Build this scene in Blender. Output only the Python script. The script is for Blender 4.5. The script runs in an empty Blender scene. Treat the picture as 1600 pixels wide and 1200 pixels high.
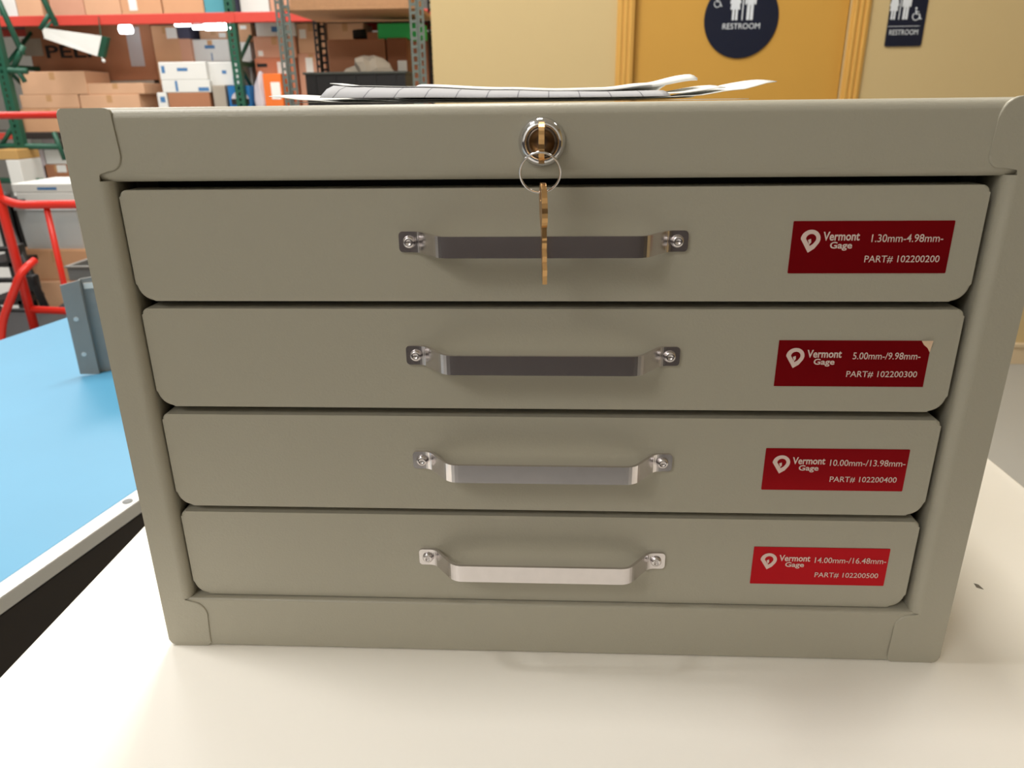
import bpy, bmesh, math, random
from mathutils import Vector, Matrix
random.seed(4)
S = bpy.context.scene
COL = S.collection

# ------------------------------------------------------------------ camera
T = 0.93                       # height of the white table top
CAM = Vector((0.00063, -0.30617, 1.19282))
YAW, PITCH, ROLL, FPX = -0.05135, 0.36292, -0.01205, 1163.1
_f = Vector((math.sin(YAW)*math.cos(PITCH), math.cos(YAW)*math.cos(PITCH), -math.sin(PITCH)))
_r = Vector((math.cos(YAW), -math.sin(YAW), 0)); _u = _r.cross(_f)
_R = _r*math.cos(ROLL) + _u*math.sin(ROLL); _U = -_r*math.sin(ROLL) + _u*math.cos(ROLL)
cd = bpy.data.cameras.new('camera'); cam = bpy.data.objects.new('camera', cd); COL.objects.link(cam)
cam.matrix_world = Matrix(((_R.x, _U.x, -_f.x, CAM.x), (_R.y, _U.y, -_f.y, CAM.y), (_R.z, _U.z, -_f.z, CAM.z), (0, 0, 0, 1)))
cd.sensor_width = 36; cd.lens = FPX/1600*36; cd.clip_start = 0.01; cd.clip_end = 60
cd.dof.use_dof = True; cd.dof.focus_distance = 0.35; cd.dof.aperture_fstop = 20
S.camera = cam

def P(px, py, Y):              # point of the place seen at a pixel, at depth Y
    d = _f + _R*((px-800)/FPX) - _U*((py-600)/FPX)
    return CAM + d*((Y-CAM.y)/d.y)
def PZ(px, py, Z):
    d = _f + _R*((px-800)/FPX) - _U*((py-600)/FPX)
    return CAM + d*((Z-CAM.z)/d.z)

# ------------------------------------------------------------------ world, lights, exposure
w = bpy.data.worlds.new('world'); S.world = w; w.use_nodes = True
w.node_tree.nodes['Background'].inputs[0].default_value = (0.9, 0.93, 1, 1)
w.node_tree.nodes['Background'].inputs[1].default_value = 0.12
S.view_settings.view_transform = 'Standard'; S.view_settings.look = 'None'
S.view_settings.exposure = 0.0; S.view_settings.gamma = 1; S.view_settings.use_curve_mapping = False
def ceiling_lamp(x, y, z, sx, sy, power, col=(1, .98, .95)):
    l = bpy.data.lights.new('ceiling_lamp', 'AREA'); l.shape = 'RECTANGLE'; l.size = sx; l.size_y = sy
    l.energy = power; l.color = col
    o = bpy.data.objects.new('ceiling_lamp', l); COL.objects.link(o); o.location = (x, y, z)
CZ = 3.9
ceiling_lamp(-1.55, 0.2, CZ, 0.6, 0.6, 68)
ceiling_lamp(-1.4, -1.72, 2.9, 1.2, 0.6, 23)
ceiling_lamp(-0.35, 1.75, CZ, 0.6, 1.2, 84, (1, .96, .88))
ceiling_lamp(2.2, 1.75, CZ, 0.6, 1.2, 17, (1, .95, .86))
ceiling_lamp(-4.2, 2.0, CZ, 0.6, 1.2, 30)
ceiling_lamp(-3.2, 5.0, CZ, 0.4, 2.4, 95)
ceiling_lamp(-5.2, 5.2, CZ, 0.4, 2.4, 85)
ceiling_lamp(-1.4, 5.6, CZ, 0.4, 2.4, 50)

# ------------------------------------------------------------------ materials
def mat(name, col, rough=.5, metal=0., var=0., vscale=8., bump=0., bscale=60., **kw):
    m = bpy.data.materials.new(name); m.use_nodes = True
    nt = m.node_tree; b = nt.nodes['Principled BSDF']
    lin = [((c/255)/12.92 if c/255 <= .04045 else ((c/255+.055)/1.055)**2.4) for c in col]
    b.inputs['Base Color'].default_value = (*lin, 1)
    b.inputs['Roughness'].default_value = rough; b.inputs['Metallic'].default_value = metal
    for k, v in kw.items():
        b.inputs[k.replace('_', ' ')].default_value = v
    if var or bump:
        tc = nt.nodes.new('ShaderNodeTexCoord')
    if var:
        n = nt.nodes.new('ShaderNodeTexNoise'); n.inputs['Scale'].default_value = vscale; n.inputs['Detail'].default_value = 5
        nt.links.new(tc.outputs['Object'], n.inputs['Vector'])
        r = nt.nodes.new('ShaderNodeMapRange'); r.inputs[3].default_value = 1-var; r.inputs[4].default_value = 1+var
        nt.links.new(n.outputs['Fac'], r.inputs[0])
        mx = nt.nodes.new('ShaderNodeVectorMath'); mx.operation = 'SCALE'; mx.inputs[0].default_value = lin
        nt.links.new(r.outputs[0], mx.inputs['Scale']); nt.links.new(mx.outputs[0], b.inputs['Base Color'])
    if bump:
        n = nt.nodes.new('ShaderNodeTexNoise'); n.inputs['Scale'].default_value = bscale; n.inputs['Detail'].default_value = 3
        nt.links.new(tc.outputs['Object'], n.inputs['Vector'])
        bp = nt.nodes.new('ShaderNodeBump'); bp.inputs['Strength'].default_value = bump; bp.inputs['Distance'].default_value = .001
        nt.links.new(n.outputs['Fac'], bp.inputs['Height']); nt.links.new(bp.outputs[0], b.inputs['Normal'])
    return m
def emis(name, col, s):
    m = bpy.data.materials.new(name); m.use_nodes = True; b = m.node_tree.nodes['Principled BSDF']
    b.inputs['Base Color'].default_value = (.9, .9, .9, 1)
    b.inputs['Emission Color'].default_value = (*col, 1); b.inputs['Emission Strength'].default_value = s
    return m
M = dict(
    paint=mat('grey_beige_enamel', (171, 166, 150), .42, bump=.12, bscale=900),
    gap_shade=mat('dark_gap_shade', (60, 58, 52), .8),
    steel=mat('brushed_steel', (218, 213, 214), .2, 1., var=.08, vscale=300),
    chrome=mat('chrome', (225, 225, 228), .1, 1.),
    core=mat('lock_core_metal', (120, 108, 98), .3, 1.),
    brass=mat('brass', (206, 164, 112), .32, 1., var=.1, vscale=200),
    red=mat('red_foil', (176, 16, 28), .3, .8, var=.05, vscale=100),
    print=mat('pale_print', (226, 200, 192), .5),
    peel=mat('peeled_backing', (222, 190, 160), .6),
    paper=mat('white_paper', (236, 236, 232), .8),
    laminate=mat('white_laminate', (241, 236, 226), .38, var=.03, vscale=5, bump=.05, bscale=300),
    smudge=mat('grey_smudge', (110, 105, 95), .7),
    leg=mat('grey_leg_enamel', (120, 122, 122), .5),
    blue=mat('blue_bench_laminate', (82, 150, 186), .42, var=.06, vscale=6),
    trim=mat('pale_aluminium_trim', (222, 222, 220), .4, .3),
    darkmetal=mat('dark_brown_steel', (44, 36, 32), .6),
    galv=mat('grey_sheet_metal', (152, 150, 146), .45, .1, var=.08, vscale=30),
    wall=mat('tan_wall_paint', (209, 185, 136), .75, var=.02, vscale=3, bump=.25, bscale=180),
    door=mat('ochre_door', (208, 158, 70), .5, var=.04, vscale=5),
    casing=mat('ochre_casing', (222, 172, 88), .45, var=.06, vscale=9),
    base=mat('cream_baseboard', (222, 200, 166), .5),
    floor=mat('pale_grey_floor', (176, 176, 172), .45, var=.06, vscale=2),
    unseen_dark=mat('charcoal_unseen_panel', (62, 56, 56), .8),
    white=mat('white_wall', (214, 212, 206), .8),
    navy=mat('navy_sign_plastic', (14, 22, 46), .35),
    signw=mat('sign_white', (226, 232, 240), .5),
    green=mat('rack_green', (28, 84, 64), .45, var=.15, vscale=12),
    slate=mat('shelf_grey_green', (112, 124, 120), .5, var=.08, vscale=20),
    orange=mat('beam_orange_red', (206, 70, 58), .45, var=.08, vscale=6),
    cartred=mat('cart_red_enamel', (222, 44, 30), .35, var=.05, vscale=9),
    black=mat('black_plastic', (26, 26, 28), .45),
    rubber=mat('black_rubber', (30, 30, 30), .8),
    board=mat('particle_board', (196, 150, 112), .8, var=.12, vscale=60),
    wire=mat('rack_decking', (120, 118, 112), .6),
    tape=mat('packing_tape', (196, 152, 108), .25),
    label=mat('shipping_label', (236, 236, 232), .5),
    ink=mat('black_ink', (28, 22, 20), .6),
    blueink=mat('blue_ink', (70, 120, 170), .6),
    glow=emis('white_glow', (.95, .97, 1), 9),
    clear=mat('clear_bin_plastic', (226, 232, 234), .18, Alpha=.55),
    lid=mat('frosted_lid', (214, 216, 220), .35),
    wrap=mat('stretch_wrap', (236, 236, 240), .15, Alpha=.5),
    pink=mat('bin_content', (150, 140, 132), .8),
)
def card(name, col, v=.06): return mat('cardboard_'+name, col, .8, var=v, vscale=7)
CARD = dict(tan=card('tan', (206, 158, 120)), pale=card('pale', (212, 168, 134)), pink=card('pink', (207, 156, 130)), brown=card('brown', (168, 114, 82)),
            dark=card('dark', (146, 92, 62)), red=card('red', (204, 130, 98)), white=card('white', (222, 222, 218), .03), grey=card('grey', (164, 154, 140)),
            teal=card('teal', (84, 158, 172)), navy=card('navy', (70, 70, 92)), orange=card('orange', (232, 116, 44)), green=card('green', (64, 212, 118)),
            blue=card('blue', (28, 108, 172)), lilac=card('lilac', (206, 196, 200), .03), yellow=card('yellow', (190, 150, 90)))

# ------------------------------------------------------------------ mesh helpers
def link(name, bm, m, parent=None, smooth=False):
    me = bpy.data.meshes.new(name); bmesh.ops.recalc_face_normals(bm, faces=bm.faces)
    bm.to_mesh(me); bm.free(); me.materials.append(m)
    if smooth:
        for p in me.polygons: p.use_smooth = True
    o = bpy.data.objects.new(name, me); COL.objects.link(o)
    if parent: o.parent = parent
    return o
def tag(o, label, cat, group=None):
    o['label'] = label; o['category'] = cat
    if group: o['group'] = group
    return o
def struct(o): o['kind'] = 'structure'; return o
def root(name, label, cat, loc=(0, 0, 0), group=None):
    o = bpy.data.objects.new(name, None); COL.objects.link(o); o.location = loc; o.empty_display_size = .02
    return tag(o, label, cat, group)
def box(bm, a, b, bev=0., seg=2):
    r = bmesh.ops.create_cube(bm, size=1); vs = r['verts']
    for v in vs: v.co = Vector([a[i] + (v.co[i]+.5)*(b[i]-a[i]) for i in range(3)])
    if bev:
        es = list({e for v in vs for e in v.link_edges})
        bmesh.ops.bevel(bm, geom=es, offset=bev, segments=seg, profile=.5, affect='EDGES')
    return bm
def B(a, b, bev=0., seg=2): return box(bmesh.new(), a, b, bev, seg)
def prism(bm, pts, y0, y1, bev=0., seg=2):          # outline in (x, z), extruded from y0 to y1
    fr = [bm.verts.new((x, y0, z)) for x, z in pts]; bk = [bm.verts.new((x, y1, z)) for x, z in pts]
    f = bm.faces.new(fr); bm.faces.new(bk[::-1]); n = len(pts)
    for i in range(n): bm.faces.new((fr[i], bk[i], bk[(i+1) % n], fr[(i+1) % n]))
    if bev: bmesh.ops.bevel(bm, geom=list(f.edges), offset=bev, segments=seg, profile=.5, affect='EDGES')
    return bm
def rrect(x0, x1, z0, z1, rb=0., rt=None, n=6):      # rounded rectangle outline; rb bottom radius, rt top radius
    rt = rb if rt is None else rt; o = []
    for cx, cz, r, a in ((x0, z0, rb, 180), (x1, z0, rb, 270), (x1, z1, rt, 0), (x0, z1, rt, 90)):
        sx = 1 if cx == x0 else -1; sz = 1 if cz == z0 else -1
        if r <= 0: o.append((cx, cz)); continue
        for k in range(n+1):
            t = math.radians(a+90*k/n); o.append((cx+sx*r+r*math.cos(t), cz+sz*r+r*math.sin(t)))
    return o
def tube(bm, pts, r, n=10, closed=False):
    pts = [Vector(p) for p in pts]; rings = []; m = len(pts); up = None
    for i, p in enumerate(pts):
        a = pts[(i-1) % m] if (closed or i > 0) else p; b = pts[(i+1) % m] if (closed or i < m-1) else p
        t = (b-a).normalized()
        if up is None: up = Vector((0, 0, 1)) if abs(t.z) < .9 else Vector((1, 0, 0))
        s = t.cross(up).normalized(); up = s.cross(t).normalized()
        rings.append([bm.verts.new(p+(s*math.cos(2*math.pi*k/n)+up*math.sin(2*math.pi*k/n))*r) for k in range(n)])
    for i in range(m if closed else m-1):
        A = rings[i]; C = rings[(i+1) % m]
        for k in range(n): bm.faces.new((A[k], A[(k+1) % n], C[(k+1) % n], C[k]))
    if not closed: bm.faces.new(rings[0][::-1]); bm.faces.new(rings[-1])
    return bm
def lathe_y(bm, prof, c, n=40):                      # profile (radius, y), axis along y through c
    rings = []
    for r, y in prof:
        rings.append([bm.verts.new((c[0]+r*math.cos(2*math.pi*k/n), c[1]+y, c[2]+r*math.sin(2*math.pi*k/n))) for k in range(n)])
    for A, C in zip(rings, rings[1:]):
        for k in range(n): bm.faces.new((A[k], A[(k+1) % n], C[(k+1) % n], C[k]))
    bm.faces.new(rings[0]); bm.faces.new(rings[-1]); return bm
def round_path(pts, r, n=5):
    pts = [Vector(p) for p in pts]; o = [pts[0]]
    for a, b, c in zip(pts, pts[1:], pts[2:]):
        d0 = (a-b); d1 = (c-b); k = min(r, d0.length*.49, d1.length*.49); p0 = b+d0.normalized()*k; p1 = b+d1.normalized()*k
        for i in range(n+1):
            t = i/n; o.append(p0*(1-t)**2 + b*2*t*(1-t) + p1*t*t)
    return o+[pts[-1]]
def lettering(name, s, x0, x1, z0, z1, y, m, parent=None, bold=0.):   # letters fitted to a rectangle facing -y
    cu = bpy.data.curves.new(name, 'FONT'); cu.body = s; cu.size = 1; cu.offset = bold; cu.resolution_u = 3; cu.extrude = .0
    t = bpy.data.objects.new(name, cu); COL.objects.link(t); bpy.context.view_layer.update()
    me = bpy.data.meshes.new_from_object(t.evaluated_get(bpy.context.evaluated_depsgraph_get()))
    bpy.data.objects.remove(t); bpy.data.curves.remove(cu)
    xs = [v.co.x for v in me.vertices]; ys = [v.co.y for v in me.vertices]; a, b, c, d = min(xs), max(xs), min(ys), max(ys)
    for v in me.vertices: v.co = Vector((x0+(v.co.x-a)/(b-a)*(x1-x0), y, z0+(v.co.y-c)/(d-c)*(z1-z0)))
    me.materials.clear(); me.materials.append(m); me.name = name
    o = bpy.data.objects.new(name, me); COL.objects.link(o)
    if parent: o.parent = parent
    return o
def mm(*a): return [v/1000 for v in a]

# ================================================================== setting
WY = 3.15
cX = P(676, 90, WY).x
dx0, dx1 = P(985, 120, WY).x, P(1321, 100, WY).x         # door leaf
kx0, kx1 = P(961, 120, WY).x, P(1347, 100, WY).x         # outer casing edges
DH = 2.06
struct(link('floor', B((-9, -4, -.05), (4.5, 11, 0)), M['floor']))
struct(link('ceiling', B((-9, -4, 4.2), (4.5, 11, 4.25)), M['white']))
struct(link('wall_back', B((-9, 10.9, 0), (4.5, 11, 4.2)), M['white']))
struct(link('wall_left', B((-9, -4, 0), (-8.9, 10.9, 4.2)), M['white']))
struct(link('wall_right', B((4.4, -4, 0), (4.5, 10.9, 4.2)), M['wall']))
struct(link('wall_front', B((-8.9, -2.2, 1.2), (4.4, -2.1, 4.2)), M['white']))
struct(link('unseen_dark_panel', B((-8.9, -2.2, 0), (4.4, -2.08, 1.2)), M['unseen_dark']))  # unseen dark panel added so the handles and labels reflect something dark
bm = bmesh.new()
box(bm, (cX, WY, 0), (dx0, WY+.14, 4.2)); box(bm, (dx1, WY, 0), (4.4, WY+.14, 4.2)); box(bm, (dx0, WY, DH), (dx1, WY+.14, 4.2))
box(bm, (cX, WY+.14, 0), (cX+.14, 6.2, 4.2))
wr = struct(link('wall_restroom', bm, M['wall']))
d1 = struct(link('door_1', B((dx0+.003, WY+.035, .008), (dx1-.003, WY+.075, DH-.004), .002), M['door']))
bm = lathe_y(bmesh.new(), [(.032, 0), (.032, -.008), (.012, -.012), (.012, -.03), (.026, -.036), (.028, -.05), (.02, -.062), (.002, -.066)], (dx0+.07, WY+.035, .96), 24)
link('door_knob', bm, M['steel'], d1, True)
bm = bmesh.new()
def casing_side(xa, xb):
    w_ = xb-xa
    box(bm, (xa, WY-.012, 0), (xb, WY, DH+.06), .002)
    for t in (.12, .42, .72): box(bm, (xa+w_*t, WY-.018, 0), (xa+w_*(t+.17), WY-.011, DH+.06), .003)
casing_side(kx0, dx0+.006); casing_side(dx1-.006, kx1)
box(bm, (kx0, WY-.012, DH-.006), (kx1, WY, DH+.06), .002)
struct(link('trim_1', bm, M['casing']))
bm = bmesh.new()
for a, b in ((cX, kx0), (kx1, 4.4)):
    box(bm, (a, WY-.014, 0), (b, WY, .085), .002); box(bm, (a, WY-.02, .082), (b, WY, .105), .004)
struct(link('baseboard_restroom', bm, M['base']))

# ------------------------------------------------------------------ restroom signs
def disc(bm, cx, cz, r, y, n=20): prism(bm, [(cx+r*math.cos(2*math.pi*k/n), cz+r*math.sin(2*math.pi*k/n)) for k in range(n)], y-.0012, y)
def figures(bm, cx, zb, h, y):
    for sx, dress in ((-1, True), (1, False)):
        x = cx+sx*h*.23; r = h*.075
        disc(bm, x, zb+h-r, r, y)
        if dress:
            prism(bm, [(x-.05*h, zb+.82*h), (x-.10*h, zb+.78*h), (x-.17*h, zb+.48*h), (x-.13*h, zb+.46*h), (x-.15*h, zb+.30*h), (x+.15*h, zb+.30*h), (x+.13*h, zb+.46*h), (x+.17*h, zb+.48*h), (x+.10*h, zb+.78*h), (x+.05*h, zb+.82*h)], y-.0012, y)
            for s in (-1, 1): prism(bm, rrect(x+s*.05*h-.035*h, x+s*.05*h+.035*h, zb, zb+.31*h, .01*h), y-.0012, y)
        else:
            prism(bm, [(x-.14*h, zb+.82*h), (x-.17*h, zb+.76*h), (x-.17*h, zb+.44*h), (x-.115*h, zb+.44*h), (x-.10*h, zb+.62*h), (x-.10*h, zb+.42*h), (x+.10*h, zb+.42*h), (x+.10*h, zb+.62*h), (x+.115*h, zb+.44*h), (x+.17*h, zb+.44*h), (x+.17*h, zb+.76*h), (x+.14*h, zb+.82*h)], y-.0012, y)
            for s in (-1, 1): prism(bm, rrect(x+s*.055*h-.045*h, x+s*.055*h+.042*h, zb, zb+.43*h, .01*h), y-.0012, y)
    prism(bm, rrect(cx-.016*h, cx+.016*h, zb, zb+h, 0), y-.0012, y)
def wheelchair(bm, cx, cz, h, y):
    disc(bm, cx-.1*h, cz+.42*h, .08*h, y, 12)
    y2 = y-.0006
    tube(bm, [(cx-.1*h, y2, cz+.3*h), (cx-.06*h, y2, cz), (cx+.22*h, y2, cz-.02*h), (cx+.34*h, y2, cz-.38*h), (cx+.44*h, y2, cz-.36*h)], .05*h, 6)
    tube(bm, [(cx-.09*h, y2, cz+.17*h), (cx+.16*h, y2, cz+.15*h)], .035*h, 6)
    tube(bm, [(cx-.02*h+.28*h*math.cos(a), y2, cz-.18*h+.28*h*math.sin(a)) for a in [math.radians(125+i*22) for i in range(12)]], .035*h, 6)
sy = WY+.035
c = P(1158, 29, sy); rr = (P(1216, 29, sy).x-P(1100, 29, sy).x)/2
sg = root('restroom_sign', 'round navy restroom sign on the ochre door', 'sign', (c.x, sy, c.z-rr))
def K(o, p): o.parent = p; o.matrix_parent_inverse = Matrix.Translation(-Vector(p.location)); return o
bm = lathe_y(bmesh.new(), [(rr, 0), (rr, -.004), (rr-.002, -.006), (.001, -.006)], (c.x, sy, c.z), 64)
K(link('plate', bm, M['navy']), sg)
a = P(1143, 32, sy); t = P(1143, -24, sy)
bm = bmesh.new(); figures(bm, c.x+.002, a.z, t.z-a.z, sy-.006); K(link('pictogram', bm, M['signw']), sg)
bm = bmesh.new(); q = P(1121, 3, sy); wheelchair(bm, q.x, q.z, .045, sy-.006); K(link('wheelchair_symbol', bm, M['signw']), sg)
a = P(1128, 46, sy); b = P(1187, 36, sy); K(lettering('lettering', 'RESTROOM', a.x, b.x, a.z, b.z, sy-.0066, M['signw']), sg)
sy = WY
a = P(1381, 73, sy); b = P(1438, 73, sy); z0 = a.z; z1 = z0+.23
sg = root('restroom_sign', 'rectangular navy restroom sign on the tan wall beside the door frame', 'sign', ((a.x+b.x)/2, sy, z0))
K(link('plate', prism(bmesh.new(), rrect(a.x, b.x, z0, z1, .008), sy-.005, sy, .001), M['navy']), sg)
q = P(1386, 31, sy); t = P(1386, -14, sy); cx = P(1407, 20, sy).x
bm = bmesh.new(); figures(bm, cx-.006, q.z, t.z-q.z, sy-.005); K(link('pictogram', bm, M['signw']), sg)
q = P(1433, 22, sy); bm = bmesh.new(); wheelchair(bm, q.x-.004, q.z, .05, sy-.005); K(link('wheelchair_symbol', bm, M['signw']), sg)
p = P(1388, 55, sy); q = P(1434, 46, sy); K(lettering('lettering', 'RESTROOM', p.x, q.x, p.z, q.z, sy-.0056, M['signw']), sg)
p = P(1386, 42, sy); q = P(1436, 40.5, sy); K(link('rule_line', B((p.x, sy-.0056, p.z), (q.x, sy-.005, q.z)), M['signw']), sg)

# ================================================================== white table
TX0, TX1, TY0, TY1 = -.2695, .3435, -.15, .78
wt = root('work_table', 'white laminate table carrying the drawer cabinet', 'table', (.037, .3, 0))
K(link('table_top', B((TX0, TY0, T-.03), (TX1, TY1, T), .0025), M['laminate']), wt)
bm = bmesh.new()
for a, b in (((TX0+.05, TY0+.05), (TX1-.05, TY0+.075)), ((TX0+.05, TY1-.075), (TX1-.05, TY1-.05)), ((TX0+.05, TY0+.075), (TX0+.075, TY1-.075)), ((TX1-.075, TY0+.075), (TX1-.05, TY1-.075))):
    box(bm, (*a, T-.09), (*b, T-.03))
K(link('apron', bm, M['leg']), wt)
for x in (TX0+.03, TX1-.07):
    for y in (TY0+.03, TY1-.07):
        K(link('leg', B((x, y, 0), (x+.04, y+.04, T-.03), .003), M['leg']), wt)

q = PZ(1528, 918, T); sc = K(link('scuff_mark', prism(bmesh.new(), [(q.x-.0008, 0), (q.x+.0022, -.0012), (q.x+.0016, .0016), (q.x-.0004, .0024)], 0, .0001), M['smudge']), wt)
for v in sc.data.vertices: v.co = Vector((v.co.x, q.y+v.co.z*1.6, T+.0001+v.co.y))

# ================================================================== drawer cabinet (front plane y = 0)
CH, CD = .2622, .33
cab = root('drawer_cabinet', 'grey-beige steel four-drawer cabinet on the white table', 'cabinet', (0, CD/2, T))
def C(name, bm, m, smooth=False, parent=None):
    o = link(name, bm, m, parent or cab, smooth)
    if not parent: o.matrix_parent_inverse = Matrix.Translation(-Vector(cab.location))
    return o
bm = bmesh.new()
box(bm, (-.1945, .004, T+.0005), (-.1925, CD, T+CH-.001)); box(bm, (.1925, .004, T+.0005), (.1945, CD, T+CH-.001))
box(bm, (-.1925, .004, T+CH-.003), (.1925, CD, T+CH-.001)); box(bm, (-.1925, .004, T+.0005), (.1925, CD, T+.0025)); box(bm, (-.1925, CD-.002, T+.0025), (.1925, CD, T+CH-.003))
C('case', bm, M['paint'])
C('gap_shade_sheet', B((-.19, .06, T+.006), (.19, .064, T+.255)), M['gap_shade'])  # dark sheet added for the shade behind the drawer gaps
# rails
C('top_rail', B((-.187, 0, T+.2335), (.187, .02, T+CH), .0045, 10), M['paint'])
C('bottom_rail', B((-.187, 0, T), (.187, .02, T+.0292), .0012, 3), M['paint'])
# stiles with the lapped corner tabs
def stile(sign):
    def arc(cx, cz, r, a0, a1, n=6): return [(cx+r*math.cos(math.radians(a0+(a1-a0)*k/n)), cz+r*math.sin(math.radians(a0+(a1-a0)*k/n))) for k in range(n+1)]
    if sign < 0:
        pts = [(-183, 30)] + [(-183, 28.2), (-181.5, 27.6)] + arc(-179.5, 20, 7.4, 80, 0)+[(-172.9, 3)]+arc(-175.5, 2.4, 2.4, 0, -80)
        pts += arc(-191.5, 3.5, 3.5, 270, 180)+arc(-193, 260.2, 2, 180, 90)+[(-176, 262.2)]+arc(-174.6, 260.4, 1.6, 90, 0)
        pts += [(-172.3, 247)]+arc(-178, 243.8, 5.8, 0, -75)+[(-182.5, 237.4), (-183, 236.6), (-183, 233)]
    else:
        pts = [(-181, 30)] + [(-181, 28.6), (-179.5, 28)] + arc(-177, 21, 7.0, 80, 0)+[(-170.3, 3)]+arc(-172.5, 2.4, 2.4, 0, -80)
        pts += arc(-191.5, 3.5, 3.5, 270, 180)+arc(-193, 260.9, 2, 180, 90)+[(-181, 262.9)]+arc(-177.5, 254.8, 8, 90, 0)
        pts += [(-169.2, 247)]+arc(-174, 241.5, 5, 0, -75)+[(-180.4, 236.6), (-181, 235.8), (-181, 233)]
        pts = [(-x, z) for x, z in pts]
    pts = [(x/1000, T+z/1000) for x, z in pts]
    bm = prism(bmesh.new(), pts, -.0007, .0008, .0006, 3)
    # rolled inner edge and return flange
    s = sign; xo = .1835 if s < 0 else .1815
    roll = [(xo+.005, .003), (xo+.005, -.00076), (xo, -.00076)]+[(xo-.0045*math.sin(math.radians(q)), -.00076+.0045*(1-math.cos(math.radians(q)))) for q in range(10, 91, 10)]+[(xo-.0045, .02), (xo+.005, .02)]
    vs0 = [bm.verts.new((s*x, y, T+.0288)) for x, y in roll]; vs1 = [bm.verts.new((s*x, y, T+.2340)) for x, y in roll]
    n = len(roll)
    for i in range(n): bm.faces.new((vs0[i], vs0[(i+1) % n], vs1[(i+1) % n], vs1[i])).smooth = 2 <= i <= 11
    for z in (T+.0288, T+.2340): bm.faces.new([bm.verts.new((s*x, y, z)) for x, y in roll])
    # outer return that wraps the case side
    box(bm, (s*.195 if s < 0 else .1925, .0004, T+.002), (-.1925 if s < 0 else .195, .02, T+.261), .0003, 1)
    return bm
C('stile', stile(-1), M['paint']); C('stile', stile(1), M['paint'])

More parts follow.
